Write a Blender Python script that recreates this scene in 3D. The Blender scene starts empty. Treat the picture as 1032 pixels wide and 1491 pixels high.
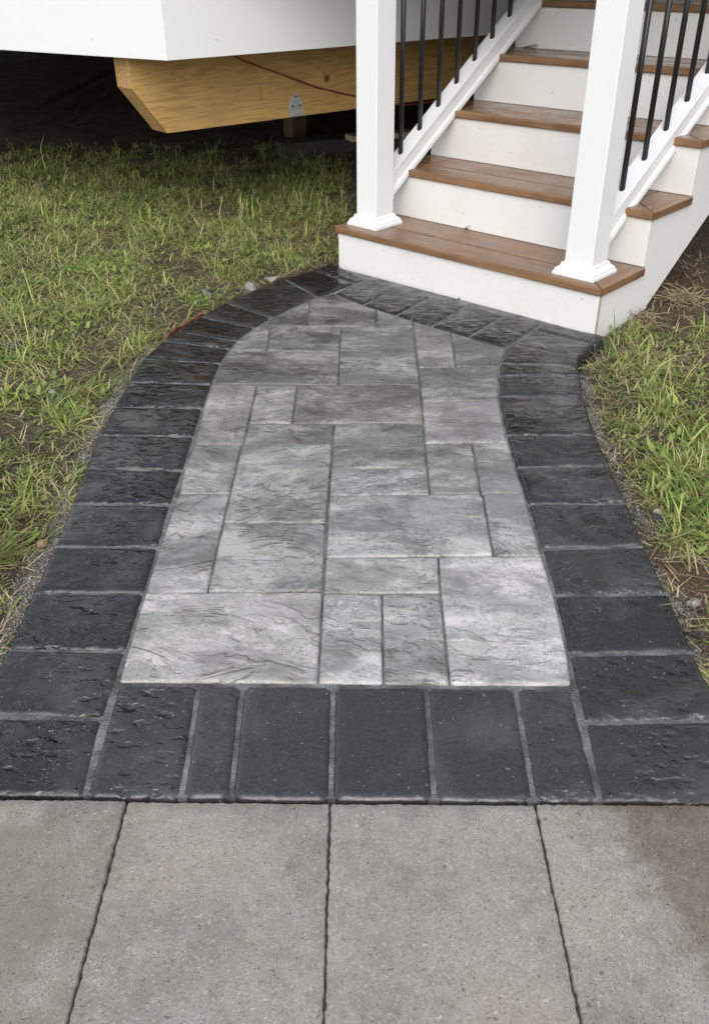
import bpy, bmesh, math, random
import numpy as np
from mathutils import Vector, Matrix, noise as mnoise
from mathutils.geometry import delaunay_2d_cdt
random.seed(7); RNG = np.random.default_rng(7)
PI = math.pi
CAM=(0.56656,-0.00740,1.1031,44.8312)
BORDER=[[(-0.6438, 0.9244), (-0.4223, 0.9184), (-0.4312, 1.0869), (-0.6551, 1.0956)], [(-0.6551, 1.0956), (-0.4312, 1.0869), (-0.4293, 1.2591), (-0.658, 1.2655)], [(-0.658, 1.2655), (-0.4293, 1.2591), (-0.4292, 1.4355), (-0.6615, 1.4383)], [(-0.6615, 1.4383), (-0.4292, 1.4355), (-0.4298, 1.6006), (-0.6658, 1.6064)], [(-0.6658, 1.6064), (-0.4298, 1.6006), (-0.4329, 1.778), (-0.6764, 1.7876)], [(-0.6764, 1.7876), (-0.4329, 1.778), (-0.4297, 1.9422), (-0.6868, 1.9566)], [(-0.6868, 1.9566), (-0.4297, 1.9422), (-0.431, 2.1257), (-0.6957, 2.1379)], [(-0.6957, 2.1379), (-0.431, 2.1257), (-0.4313, 2.3), (-0.6936, 2.3181)], [(-0.6936, 2.3181), (-0.4313, 2.3), (-0.4274, 2.4642), (-0.691, 2.4917)], [(-0.691, 2.4917), (-0.4274, 2.4642), (-0.4211, 2.6267), (-0.6829, 2.6721)], [(-0.6829, 2.6721), (-0.4211, 2.6267), (-0.4056, 2.7454), (-0.6448, 2.8293)], [(-0.6448, 2.8293), (-0.4056, 2.7454), (-0.3895, 2.818), (-0.6121, 2.9116)], [(-0.6121, 2.9116), (-0.3895, 2.818), (-0.3418, 2.939), (-0.5499, 3.0565)], [(-0.5499, 3.0565), (-0.3418, 2.939), (-0.3173, 2.989), (-0.2893, 3.0362), (-0.4775, 3.2056), (-0.5154, 3.1315)], [(-0.4775, 3.2056), (-0.2893, 3.0362), (-0.2121, 3.1545), (-0.1318, 3.26), (-0.2703, 3.4793), (-0.377, 3.3542)], [(-0.2703, 3.4793), (-0.1318, 3.26), (-0.078, 3.3066), (0.0094, 3.4208), (-0.1588, 3.5872)], [(-0.1588, 3.5872), (0.0094, 3.4208), (0.0535, 3.4716), (-0.0465, 3.6283), (-0.0962, 3.6964)], [(0.0535, 3.4716), (0.0094, 3.4208), (-0.0726, 3.2985), (0.0361, 3.1641), (0.1721, 3.3665), (0.0865, 3.4796)], [(0.1721, 3.3665), (0.0361, 3.1641), (0.1531, 3.0522), (0.2998, 3.2582)], [(0.2998, 3.2582), (0.1531, 3.0522), (0.2702, 2.9397), (0.4235, 3.1556)], [(0.4235, 3.1556), (0.2702, 2.9397), (0.3897, 2.8337), (0.5448, 3.0509)], [(0.5448, 3.0509), (0.3897, 2.8337), (0.4984, 2.7367), (0.6633, 2.9584)], [(0.6633, 2.9584), (0.627, 2.9027), (0.8058, 2.7576), (0.8624, 2.8305), (0.8361, 2.8564)], [(0.627, 2.9027), (0.4984, 2.7367), (0.465, 2.6139), (0.7095, 2.5873), (0.7284, 2.6537), (0.8058, 2.7576)], [(0.465, 2.6139), (0.4449, 2.5175), (0.6996, 2.5129), (0.7095, 2.5873)], [(0.4449, 2.5175), (0.4232, 2.3639), (0.6748, 2.3642), (0.6996, 2.5129)], [(0.4232, 2.3639), (0.4091, 2.1203), (0.6546, 2.1163), (0.6748, 2.3642)], [(0.4091, 2.1203), (0.4067, 1.9402), (0.6504, 1.9506), (0.6546, 2.1163)], [(0.4067, 1.9402), (0.4068, 1.7662), (0.6474, 1.769), (0.6504, 1.9506)], [(0.4068, 1.7662), (0.4062, 1.5845), (0.638, 1.592), (0.6474, 1.769)], [(0.4062, 1.5845), (0.4025, 1.4186), (0.6382, 1.4203), (0.638, 1.592)], [(0.4025, 1.4186), (0.3933, 1.2405), (0.6315, 1.2435), (0.6382, 1.4203)], [(0.3933, 1.2405), (0.3851, 1.0692), (0.6266, 1.0731), (0.6315, 1.2435)], [(0.3851, 1.0692), (0.3747, 0.902), (0.6172, 0.8947), (0.6266, 1.0731)]]
FRONT=[[(-0.4268, 1.1726), (-0.4234, 0.9185), (-0.2707, 0.9144), (-0.2799, 1.1692)], [(-0.2799, 1.1692), (-0.2707, 0.9144), (-0.1951, 0.9124), (-0.2022, 1.1667)], [(-0.2022, 1.1667), (-0.1951, 0.9124), (-0.0392, 0.9071), (-0.0402, 1.1632)], [(-0.0402, 1.1632), (-0.0392, 0.9071), (0.1191, 0.9057), (0.126, 1.1597)], [(0.126, 1.1597), (0.1191, 0.9057), (0.2738, 0.903), (0.2832, 1.1563)], [(0.2832, 1.1563), (0.2738, 0.903), (0.3747, 0.902), (0.383, 1.1553)]]
INNER={'A1': [(-0.4292, 1.4355), (-0.4259, 1.1743), (-0.0673, 1.167), (-0.0657, 1.4334)], 'A2': [(-0.0656, 1.4288), (-0.0673, 1.167), (0.0492, 1.164), (0.0546, 1.4251)], 'A3': [(0.0546, 1.4251), (0.0492, 1.164), (0.1677, 1.161), (0.1734, 1.4259)], 'A4': [(0.1799, 1.5537), (0.1734, 1.4259), (0.1677, 1.161), (0.3833, 1.157), (0.3933, 1.2405), (0.4025, 1.4186), (0.403, 1.5508)], 'A5': [(-0.0629, 1.5542), (-0.0656, 1.4288), (0.1734, 1.4259), (0.1799, 1.5537)], 'B1': [(-0.4243, 1.8249), (-0.4264, 1.7779), (-0.4298, 1.6006), (-0.4292, 1.4355), (-0.3016, 1.4362), (-0.3008, 1.6957), (-0.2997, 1.8232)], 'B2': [(-0.3008, 1.6957), (-0.3016, 1.4362), (-0.0657, 1.4334), (-0.0653, 1.6897)], 'B3': [(-0.2974, 2.0725), (-0.2997, 1.8232), (-0.3008, 1.6957), (-0.0653, 1.6897), (-0.0569, 2.0687)], 'B4': [(-0.4245, 2.0822), (-0.4297, 1.9422), (-0.4243, 1.8249), (-0.2997, 1.8232), (-0.2974, 2.0725)], 'B5': [(-0.0608, 1.8118), (-0.0629, 1.5542), (0.2985, 1.5547), (0.308, 1.8113)], 'B6': [(0.308, 1.8113), (0.2985, 1.5547), (0.403, 1.5508), (0.4068, 1.7662), (0.4081, 1.8131)], 'B7': [(-0.0582, 1.9436), (-0.0608, 1.8118), (0.1819, 1.8131), (0.1841, 1.9435)], 'B8': [(-0.0533, 2.1935), (-0.0582, 1.9436), (0.1841, 1.9435), (0.1919, 2.1937)], 'B9': [(0.1882, 2.0745), (0.1841, 1.9435), (0.1819, 1.8131), (0.3039, 1.8114), (0.313, 2.0745)], 'B10': [(0.313, 2.0745), (0.3039, 1.8114), (0.4081, 1.8131), (0.4067, 1.9402), (0.4094, 2.073)], 'B11': [(0.1976, 2.3327), (0.1873, 2.0745), (0.4094, 2.073), (0.4091, 2.1203), (0.4212, 2.3358)], 'B12': [(0.2027, 2.5805), (0.1976, 2.3327), (0.4212, 2.3358), (0.4232, 2.3639), (0.4449, 2.5175), (0.4589, 2.5865)], 'C1': [(-0.4274, 2.4642), (-0.4313, 2.3), (-0.4245, 2.0822), (-0.2941, 2.0763), (-0.2914, 2.4542)], 'C2': [(-0.2914, 2.4542), (-0.2917, 2.2016), (-0.1714, 2.1975), (-0.1689, 2.4496)], 'C3': [(-0.2917, 2.2016), (-0.2939, 2.0743), (-0.0569, 2.0687), (-0.0533, 2.1935)], 'C4': [(-0.1689, 2.4496), (-0.1714, 2.1975), (0.1919, 2.1937), (0.1993, 2.448)], 'D1': [(-0.4043, 2.7335), (-0.4211, 2.6267), (-0.4235, 2.4666), (-0.0468, 2.4499), (-0.0431, 2.7059)], 'D2': [(-0.2873, 2.9613), (-0.2825, 2.7223), (-0.0431, 2.7059), (-0.0431, 2.9429)], 'D3': [(-0.2925, 3.03), (-0.3418, 2.939), (-0.3895, 2.818), (-0.4049, 2.7394), (-0.2825, 2.7223)], 'D4': [(-0.0431, 2.9429), (-0.0468, 2.4499), (0.1993, 2.448), (0.2077, 2.9344)], 'D5': [(0.2109, 2.9883), (0.2027, 2.5805), (0.3215, 2.5837), (0.3337, 2.8794)], 'D6': [(0.3337, 2.8794), (0.3215, 2.5837), (0.4589, 2.5865), (0.4979, 2.7337)], 'E1': [(-0.2893, 3.0362), (-0.2873, 2.9613), (-0.1607, 2.952), (-0.1587, 3.2139)], 'E2': [(-0.1587, 3.2139), (-0.1607, 2.952), (0.0813, 2.9403), (0.0856, 3.1111), (-0.0698, 3.2904), (-0.1318, 3.26)], 'E3': [(0.0856, 3.1111), (0.0813, 2.9403), (0.2077, 2.9344), (0.2109, 2.9883)]}
OUT_L=[(-0.6438, 0.9244), (-0.6551, 1.0956), (-0.658, 1.2655), (-0.6615, 1.4383), (-0.6658, 1.6064), (-0.6764, 1.7876), (-0.6868, 1.9566), (-0.6957, 2.1379), (-0.6936, 2.3181), (-0.691, 2.4917), (-0.6829, 2.6721), (-0.6448, 2.8293), (-0.6121, 2.9116), (-0.5499, 3.0565), (-0.5154, 3.1315), (-0.4775, 3.2056), (-0.377, 3.3542), (-0.2703, 3.4793), (-0.1588, 3.5872), (-0.0962, 3.6964), (-0.0465, 3.6283)]
OUT_R=[(0.8361, 2.8564), (0.8624, 2.8305), (0.8058, 2.7576), (0.7284, 2.6537), (0.7095, 2.5873), (0.6996, 2.5129), (0.6748, 2.3642), (0.6546, 2.1163), (0.6504, 1.9506), (0.6474, 1.769), (0.638, 1.592), (0.6382, 1.4203), (0.6315, 1.2435), (0.6266, 1.0731), (0.6172, 0.8947)]

# ------------------------------------------------------------------ camera, sky, sun, exposure
SC = bpy.context.scene
COL = SC.collection
PITCH, ROLL, CAM_H, LENS = CAM
cam = bpy.data.cameras.new('camera'); cam.sensor_fit = 'HORIZONTAL'; cam.sensor_width = 36.0
cam.lens = LENS; cam.clip_start = 0.02; cam.clip_end = 2000
camo = bpy.data.objects.new('camera', cam); COL.objects.link(camo)
camo.matrix_world = Matrix.Translation((0, 0, CAM_H)) @ Matrix.Rotation(PI/2 - PITCH, 4, 'X') @ Matrix.Rotation(ROLL, 4, 'Z')
SC.camera = camo
SUN_DIR = Vector((-0.12, -1.0, 0.95)).normalized()      # towards the light
world = bpy.data.worlds.new('World'); SC.world = world; world.use_nodes = True
wn = world.node_tree; wn.nodes.clear()
sky = wn.nodes.new('ShaderNodeTexSky'); sky.sky_type = 'NISHITA'; sky.sun_disc = False
sky.sun_elevation = math.asin(SUN_DIR.z); sky.sun_rotation = math.atan2(SUN_DIR.x, SUN_DIR.y)
sky.air_density = 1.0; sky.dust_density = 2.5; sky.ozone_density = 1.0
hs = wn.nodes.new('ShaderNodeHueSaturation'); hs.inputs['Saturation'].default_value = 0.42
bg = wn.nodes.new('ShaderNodeBackground'); bg.inputs['Strength'].default_value = 0.15
wo = wn.nodes.new('ShaderNodeOutputWorld')
wn.links.new(sky.outputs[0], hs.inputs['Color']); wn.links.new(hs.outputs[0], bg.inputs['Color']); wn.links.new(bg.outputs[0], wo.inputs['Surface'])
sl = bpy.data.lights.new('sun', 'SUN'); sl.energy = 0.55; sl.angle = math.radians(60); sl.color = (1.0, 0.99, 0.975)
so = bpy.data.objects.new('sun', sl); COL.objects.link(so)
so.rotation_euler = SUN_DIR.to_track_quat('Z', 'Y').to_euler()
SC.view_settings.view_transform = 'Standard'; SC.view_settings.look = 'None'
SC.view_settings.gamma = 1.0; SC.view_settings.use_curve_mapping = False
SC.view_settings.exposure = 0.84

# ------------------------------------------------------------------ helpers
class NT:
    def __init__(s, name):
        s.m = bpy.data.materials.new(name); s.m.use_nodes = True
        s.t = s.m.node_tree; s.t.nodes.clear()
        s.out = s.t.nodes.new('ShaderNodeOutputMaterial')
    def n(s, typ, ins=None, **props):
        nd = s.t.nodes.new('ShaderNode' + typ)
        for k, v in props.items(): setattr(nd, k, v)
        for k, v in (ins or {}).items():
            sk = nd.inputs[k]
            if isinstance(v, bpy.types.NodeSocket): s.t.links.new(v, sk)
            else: sk.default_value = v
        return nd
    def math(s, op, a, b=0.0, clamp=False):
        return s.n('Math', {0: a, 1: b}, operation=op, use_clamp=clamp).outputs[0]
    def mix(s, f, a, b, mode='MIX'):
        nd = s.n('Mix', None, data_type='RGBA', blend_type=mode)
        for i, v in ((0, f), (6, a), (7, b)):
            if isinstance(v, bpy.types.NodeSocket): s.t.links.new(v, nd.inputs[i])
            elif i == 0: nd.inputs[i].default_value = v
            else: nd.inputs[i].default_value = (*v, 1.0) if len(v) == 3 else v
        return nd.outputs[2]
    def ramp(s, f, lo, hi):
        return s.n('MapRange', {0: f, 1: lo, 2: hi}, clamp=True).outputs[0]
    def vec(s, src, scale=(1, 1, 1), loc=(0, 0, 0), rot=(0, 0, 0)):
        return s.n('Mapping', {'Vector': src, 'Location': loc, 'Rotation': rot, 'Scale': scale}).outputs[0]
    def noise(s, v, scale, detail=3.0, rough=0.55, dist=0.0):
        return s.n('TexNoise', {'Vector': v, 'Scale': scale, 'Detail': detail, 'Roughness': rough, 'Distortion': dist}).outputs[0]
    def bump(s, h, strength=0.5, dist=0.002, normal=None):
        nd = s.n('Bump', {'Height': h, 'Strength': strength, 'Distance': dist})
        if normal: s.t.links.new(normal, nd.inputs['Normal'])
        return nd.outputs[0]
    def finish(s, **ins):
        nd = s.n('BsdfPrincipled')
        for k, v in ins.items():
            sk = nd.inputs[k.replace('_', ' ')]
            if isinstance(v, bpy.types.NodeSocket): s.t.links.new(v, sk)
            elif sk.type == 'RGBA': sk.default_value = (*v, 1.0)
            else: sk.default_value = v
        s.t.links.new(nd.outputs[0], s.out.inputs[0])
        return s.m
    def shifted(s, scale=37.0):
        tc = s.n('TexCoord').outputs['Object']
        rnd = s.n('ObjectInfo').outputs['Random']
        off = s.n('CombineXYZ', {0: s.math('MULTIPLY', rnd, scale), 1: s.math('MULTIPLY', rnd, scale*1.7), 2: s.math('MULTIPLY', rnd, scale*0.6)}).outputs[0]
        return s.n('VectorMath', {0: tc, 1: off}, operation='ADD').outputs[0]

def simple(name, col, rough=0.5, metal=0.0, var=0.0, scale=20, spec=0.5):
    t = NT(name); v = t.shifted()
    c = col
    if var:
        f = t.noise(v, scale, 4)
        c = t.mix(t.ramp(f, 0.3, 0.7), tuple(x*(1-var) for x in col), tuple(min(1, x*(1+var)) for x in col))
    return t.finish(Base_Color=c, Roughness=rough, Metallic=metal, Specular_IOR_Level=spec)

def link(o, parent=None):
    COL.objects.link(o)
    if parent is not None: o.parent = parent
    return o
def tag(o, label=None, cat=None, group=None, kind=None):
    if label: o['label'] = label
    if cat: o['category'] = cat
    if group: o['group'] = group
    if kind: o['kind'] = kind
    return o
def empty(name, loc, rz=0.0):
    o = bpy.data.objects.new(name, None); o.location = loc; o.rotation_euler = (0, 0, rz); o.empty_display_size = 0.1
    return link(o)
def meshobj(name, verts, faces, mat, parent=None, smooth=False, loc=(0, 0, 0)):
    me = bpy.data.meshes.new(name); me.from_pydata(verts, [], faces); me.update()
    if smooth: me.polygons.foreach_set('use_smooth', [True]*len(me.polygons))
    me.materials.append(mat)
    o = bpy.data.objects.new(name, me); o.location = loc
    return link(o, parent)
def bmobj(name, bm, mat, parent=None, smooth=False, loc=(0, 0, 0)):
    bmesh.ops.recalc_face_normals(bm, faces=bm.faces[:])
    me = bpy.data.meshes.new(name); bm.to_mesh(me); bm.free()
    if smooth: me.polygons.foreach_set('use_smooth', [True]*len(me.polygons))
    me.materials.append(mat)
    o = bpy.data.objects.new(name, me); o.location = loc
    return link(o, parent)
def prism(bm, poly, lo, hi, axis='z', bevel=0.0, seg=2):
    """extrude a polygon: axis z -> (x,y), axis x -> (y,z), axis y -> (x,z)"""
    def P(a, b, c):
        return {'z': (a, b, c), 'x': (c, a, b), 'y': (a, c, b)}[axis]
    v0 = [bm.verts.new(P(a, b, lo)) for a, b in poly]; v1 = [bm.verts.new(P(a, b, hi)) for a, b in poly]
    n = len(poly); fs = [bm.faces.new(v0[::-1]), bm.faces.new(v1)]
    for i in range(n): fs.append(bm.faces.new((v0[i], v0[(i+1) % n], v1[(i+1) % n], v1[i])))
    if bevel:
        es = list({e for f in fs for e in f.edges})
        bmesh.ops.recalc_face_normals(bm, faces=fs)
        bmesh.ops.bevel(bm, geom=es, offset=bevel, segments=seg, affect='EDGES', profile=0.5)
def box(bm, a, b, bevel=0.0, seg=2):
    prism(bm, [(a[0], a[1]), (b[0], a[1]), (b[0], b[1]), (a[0], b[1])], a[2], b[2], 'z', bevel, seg)
def boxobj(name, a, b, mat, parent=None, bevel=0.0, seg=2):
    c = tuple((x+y)/2 for x, y in zip(a, b)); bm = bmesh.new()
    box(bm, tuple(x-y for x, y in zip(a, c)), tuple(x-y for x, y in zip(b, c)), bevel, seg)
    return bmobj(name, bm, mat, parent, loc=c)
def tube(bm, pts, r, n=8):
    rings = []
    for i, q in enumerate(pts):
        q = Vector(q); a = Vector(pts[max(i-1, 0)]); b = Vector(pts[min(i+1, len(pts)-1)])
        d = (b-a).normalized(); s = d.orthogonal() if abs(d.z) > .95 else d.cross(Vector((0, 0, 1))).normalized(); s.normalize(); u = s.cross(d)
        rr = r[i] if isinstance(r, (list, tuple)) else r
        rings.append([bm.verts.new(q + (s*math.cos(t)+u*math.sin(t))*rr) for t in (2*PI*k/n for k in range(n))])
    for a, b in zip(rings, rings[1:]):
        for k in range(n): bm.faces.new((a[k], a[(k+1) % n], b[(k+1) % n], b[k]))
    bm.faces.new(rings[0][::-1]); bm.faces.new(rings[-1])
def seg_dist(px, py, line):
    d = np.full(px.shape, 1e9)
    for (ax, ay), (bx, by) in zip(line, line[1:]):
        vx, vy = bx-ax, by-ay; L = vx*vx+vy*vy+1e-12
        t = np.clip(((px-ax)*vx+(py-ay)*vy)/L, 0, 1)
        d = np.minimum(d, np.hypot(px-ax-t*vx, py-ay-t*vy))
    return d
def inside(px, py, poly):
    c = np.zeros(px.shape, bool); n = len(poly)
    for i in range(n):
        x0, y0 = poly[i]; x1, y1 = poly[(i+1) % n]
        if y0 == y1: continue
        c ^= ((y0 > py) != (y1 > py)) & (px < (x1-x0)*(py-y0)/(y1-y0)+x0)
    return c
def sstep(a, b, x):
    t = np.clip((x-a)/(b-a), 0, 1); return t*t*(3-2*t)
def fbm(x, y, s, z=0.0, oct=3):
    return mnoise.fractal(Vector((x*s, y*s, z)), 1.0, 2.0, oct)

# ------------------------------------------------------------------ materials
def m_white(name, col=(0.80, 0.80, 0.785), rough=0.38, dirt=0.10):
    t = NT(name); v = t.shifted()
    a = t.noise(v, 3.0, 5, 0.6); b = t.noise(v, 60, 3, 0.6)
    d = t.ramp(t.math('ADD', t.math('MULTIPLY', a, 0.75), t.math('MULTIPLY', b, 0.25)), 0.50, 0.72)
    c = t.mix(t.math('MULTIPLY', d, dirt*3), col, (0.60, 0.57, 0.50))
    sp = t.ramp(t.noise(v, 170, 2, 0.5), 0.73, 0.78)
    c = t.mix(t.math('MULTIPLY', sp, dirt*2.5), c, (0.42, 0.37, 0.30))
    r = t.ramp(a, 0.2, 0.8)
    return t.finish(Base_Color=c, Roughness=t.math('ADD', t.math('MULTIPLY', r, 0.16), rough-0.08), Normal=t.bump(b, 0.05, 0.001))
def m_dark():
    t = NT('charcoal_paver'); v = t.shifted()
    oc = t.n('ObjectInfo').outputs['Color']
    big = t.noise(v, 7, 3, 0.55, 0.4)
    dv = t.n('Mapping', {'Vector': v, 'Rotation': t.n('CombineXYZ', {2: t.math('MULTIPLY', t.n('ObjectInfo').outputs['Random'], 2.0)}).outputs[0], 'Scale': (0.8, 1.45, 1.0)}).outputs[0]
    dent = t.ramp(t.noise(dv, 34, 2.0, 0.45, 0.15), 0.49, 0.72)
    wave = t.noise(dv, 24, 2.5, 0.5, 0.2)
    fine = t.noise(v, 260, 3, 0.65)
    wet = t.ramp(t.noise(v, 6.5, 4, 0.65), 0.36, 0.56)
    amt = t.math('MULTIPLY', t.ramp(t.noise(v, 6.1, 2), 0.38, 0.60), t.n('ObjectInfo').outputs['Alpha'])
    h = t.math('MULTIPLY', dent, t.math('MULTIPLY', t.math('ADD', amt, 0.05), -1.3))
    h = t.math('ADD', h, t.math('MULTIPLY', wave, t.math('ADD', t.math('MULTIPLY', amt, 1.3), 0.32)))
    h = t.math('ADD', h, t.math('MULTIPLY', fine, t.math('ADD', t.math('MULTIPLY', wet, -0.09), 0.13)))
    c = t.mix(t.ramp(fine, 0.35, 0.7), t.mix(1.0, oc, (0.70, 0.70, 0.72), 'MULTIPLY'), t.mix(1.0, oc, (1.5, 1.49, 1.48), 'MULTIPLY'))
    c = t.mix(t.math('MULTIPLY', t.ramp(big, 0.50, 0.70), 0.30), c, (0.12, 0.118, 0.115))
    chip = t.ramp(t.noise(v, 150, 1, 0.5), 0.735, 0.765)
    c = t.mix(t.math('MULTIPLY', chip, 0.6), c, (0.30, 0.29, 0.28))
    r = t.math('ADD', t.math('MULTIPLY', wet, -0.20), 0.31)
    r = t.math('ADD', r, t.math('MULTIPLY', fine, 0.10))
    return t.finish(Base_Color=c, Roughness=r, Specular_IOR_Level=0.5, Normal=t.bump(h, 0.85, 0.0050))
def m_grey():
    t = NT('blended_grey_paver'); v0 = t.shifted()
    oi = t.n('ObjectInfo'); oc = oi.outputs['Color']; rnd = oi.outputs['Random']
    ang = t.n('CombineXYZ', {2: t.math('MULTIPLY', t.math('SUBTRACT', rnd, 0.5), 0.7)}).outputs[0]
    v = t.n('Mapping', {'Vector': v0, 'Rotation': ang}).outputs[0]
    # cleft surface: broad layers that break off at a few sharp, ragged steps
    lay = t.noise(t.vec(v, (0.75, 1.35, 1.0)), 6.5, 5, 0.58, 0.5)
    brk = t.ramp(t.noise(v, 4.0, 2), 0.40, 0.56)
    step = t.math('MULTIPLY', t.math('ADD', t.ramp(lay, 0.535, 0.57), t.ramp(lay, 0.44, 0.47)), t.math('ADD', t.math('MULTIPLY', brk, 0.7), 0.12))
    mid = t.noise(t.vec(v, (0.7, 1.4, 1)), 34, 5, 0.66, 0.5); fine = t.noise(v, 170, 4, 0.72)
    h = t.math('ADD', t.math('ADD', step, t.math('MULTIPLY', lay, 0.9)), t.math('ADD', t.math('MULTIPLY', fine, 0.20), t.math('MULTIPLY', mid, 0.45)))
    # colour blend: base tint, pale cream bloom, dark smoke, ragged at the edges
    rag = t.math('ADD', t.math('MULTIPLY', fine, 0.30), t.math('MULTIPLY', mid, 0.38))
    pal = t.ramp(t.math('ADD', t.math('MULTIPLY', t.noise(t.vec(v, (0.7, 1.3, 1)), 5.5, 5, 0.62, 0.4), 0.55), rag), 0.585, 0.665)
    drk = t.ramp(t.math('ADD', t.math('MULTIPLY', t.noise(t.vec(v, (0.6, 1.5, 1), (3.1, 7.7, 0)), 7.0, 5, 0.62, 0.5), 0.55), rag), 0.62, 0.685)
    c = t.mix(t.ramp(fine, 0.3, 0.72), t.mix(1.0, oc, (0.68, 0.68, 0.68), 'MULTIPLY'), t.mix(1.0, oc, (1.34, 1.34, 1.33), 'MULTIPLY'))
    c = t.mix(t.math('MULTIPLY', pal, 0.72), c, t.mix(0.30, t.mix(1.0, oc, (1.80, 1.76, 1.73), 'MULTIPLY'), t.mix(t.ramp(t.noise(v, 3.3, 2), 0.42, 0.58), (0.62, 0.57, 0.51), (0.52, 0.49, 0.50))))
    c = t.mix(t.math('MULTIPLY', drk, 0.70), c, t.mix(1.0, oc, (0.46, 0.44, 0.43), 'MULTIPLY'))
    spk = t.ramp(mid, 0.60, 0.70)
    c = t.mix(t.math('MULTIPLY', spk, 0.30), c, (0.50, 0.49, 0.47))
    crev = t.math('MULTIPLY', t.math('SUBTRACT', t.ramp(lay, 0.530, 0.545), t.ramp(lay, 0.545, 0.565)), t.math('ADD', t.math('MULTIPLY', brk, 0.75), 0.1))
    c = t.mix(t.math('MULTIPLY', crev, t.ramp(mid, 0.35, 0.55)), c, t.mix(1.0, c, (0.60, 0.58, 0.54), 'MULTIPLY'))
    wet = t.ramp(t.noise(v, 8.0, 5, 0.62, 0.3), 0.50, 0.545)
    c = t.mix(t.math('MULTIPLY', wet, 0.6), c, t.mix(1.0, c, (0.70, 0.72, 0.68), 'MULTIPLY'))
    r = t.math('ADD', t.math('MULTIPLY', wet, -0.36), 0.62)
    return t.finish(Base_Color=c, Roughness=r, Specular_IOR_Level=0.45, Normal=t.bump(h, 0.9, 0.0034))
def m_concrete():
    t = NT('concrete_slab'); v = t.shifted(11.0)
    pos = t.n('NewGeometry').outputs['Position']
    xyz = t.n('SeparateXYZ', {0: pos})
    x, y = xyz.outputs[0], xyz.outputs[1]
    big = t.noise(v, 5, 4, 0.6); mid = t.noise(v, 45, 3, 0.6); fine = t.noise(v, 330, 3, 0.7)
    vor = t.n('TexVoronoi', {'Vector': v, 'Scale': 330.0}, feature='F1')
    agg = t.n('SeparateColor', {0: vor.outputs['Color']}).outputs[0]
    c = t.mix(t.ramp(big, 0.3, 0.7), (0.208, 0.192, 0.166), (0.302, 0.282, 0.248))
    c = t.mix(t.math('MULTIPLY', t.ramp(t.noise(v, 4.2, 3, 0.6), 0.47, 0.66), 0.55), c, (0.325, 0.280, 0.232))
    c = t.mix(t.math('MULTIPLY', t.ramp(t.noise(v, 7.0, 4, 0.65), 0.55, 0.70), 0.4), c, (0.185, 0.180, 0.172))
    c = t.mix(t.math('MULTIPLY', t.ramp(mid, 0.35, 0.7), 0.4), c, (0.40, 0.38, 0.35))
    c = t.mix(t.math('MULTIPLY', t.ramp(agg, 0.88, 0.96), 0.35), c, (0.50, 0.46, 0.38))
    c = t.mix(t.math('MULTIPLY', t.ramp(agg, 0.10, 0.02), 0.35), c, (0.12, 0.11, 0.10))
    c = t.mix(t.ramp(fine, 0.30, 0.70), t.mix(1.0, c, (0.70, 0.70, 0.70), 'MULTIPLY'), t.mix(1.0, c, (1.16, 1.16, 1.15), 'MULTIPLY'))
    pit = t.ramp(t.noise(v, 140, 2, 0.6), 0.66, 0.72)
    c = t.mix(t.math('MULTIPLY', pit, 0.75), c, (0.08, 0.076, 0.07))
    fleck = t.ramp(t.noise(t.vec(v, (1, 1, 1), (5, 9, 2)), 95, 2, 0.5), 0.70, 0.735)
    c = t.mix(t.math('MULTIPLY', fleck, 0.6), c, (0.50, 0.48, 0.43))
    # a spilled-water stain on the slab to the right and an old rusty one to the left
    wob = t.math('MULTIPLY', t.math('SUBTRACT', t.noise(pos, 26, 7, 0.72), 0.5), 0.17)
    edge = t.math('ADD', t.math('SUBTRACT', t.math('MULTIPLY', x, 1.0), 0.39), t.math('MULTIPLY', t.math('SUBTRACT', y, 0.82), 0.25))
    ra = t.ramp(t.math('ADD', edge, wob), -0.012, 0.035)
    low = t.ramp(t.math('ADD', t.math('SUBTRACT', y, t.math('ADD', t.math('MULTIPLY', x, -0.62), 0.90)), wob), -0.02, 0.012)
    wet = t.math('MULTIPLY', ra, low)
    c = t.mix(t.math('MULTIPLY', wet, 0.85), c, t.mix(1.0, c, (0.60, 0.54, 0.45), 'MULTIPLY'))
    wob2 = t.math('MULTIPLY', t.math('SUBTRACT', t.noise(pos, 9, 5, 0.65), 0.5), 0.55)
    st = t.math('MULTIPLY', t.ramp(t.math('ADD', t.math('MULTIPLY', x, -1.0), wob2), 0.30, 0.46), t.ramp(t.math('ADD', y, wob2), 0.98, 0.84))
    c = t.mix(t.math('MULTIPLY', st, 0.62), c, (0.165, 0.148, 0.115))
    r = t.math('ADD', t.math('MULTIPLY', wet, -0.44), 0.80)
    h = t.math('ADD', t.math('MULTIPLY', mid, 0.4), t.math('ADD', t.math('MULTIPLY', fine, 0.7), t.math('MULTIPLY', t.ramp(t.noise(v, 120, 1), 0.70, 0.75), -1.2)))
    return t.finish(Base_Color=c, Roughness=r, Specular_IOR_Level=0.4, Normal=t.bump(h, 0.8, 0.0016))
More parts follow.
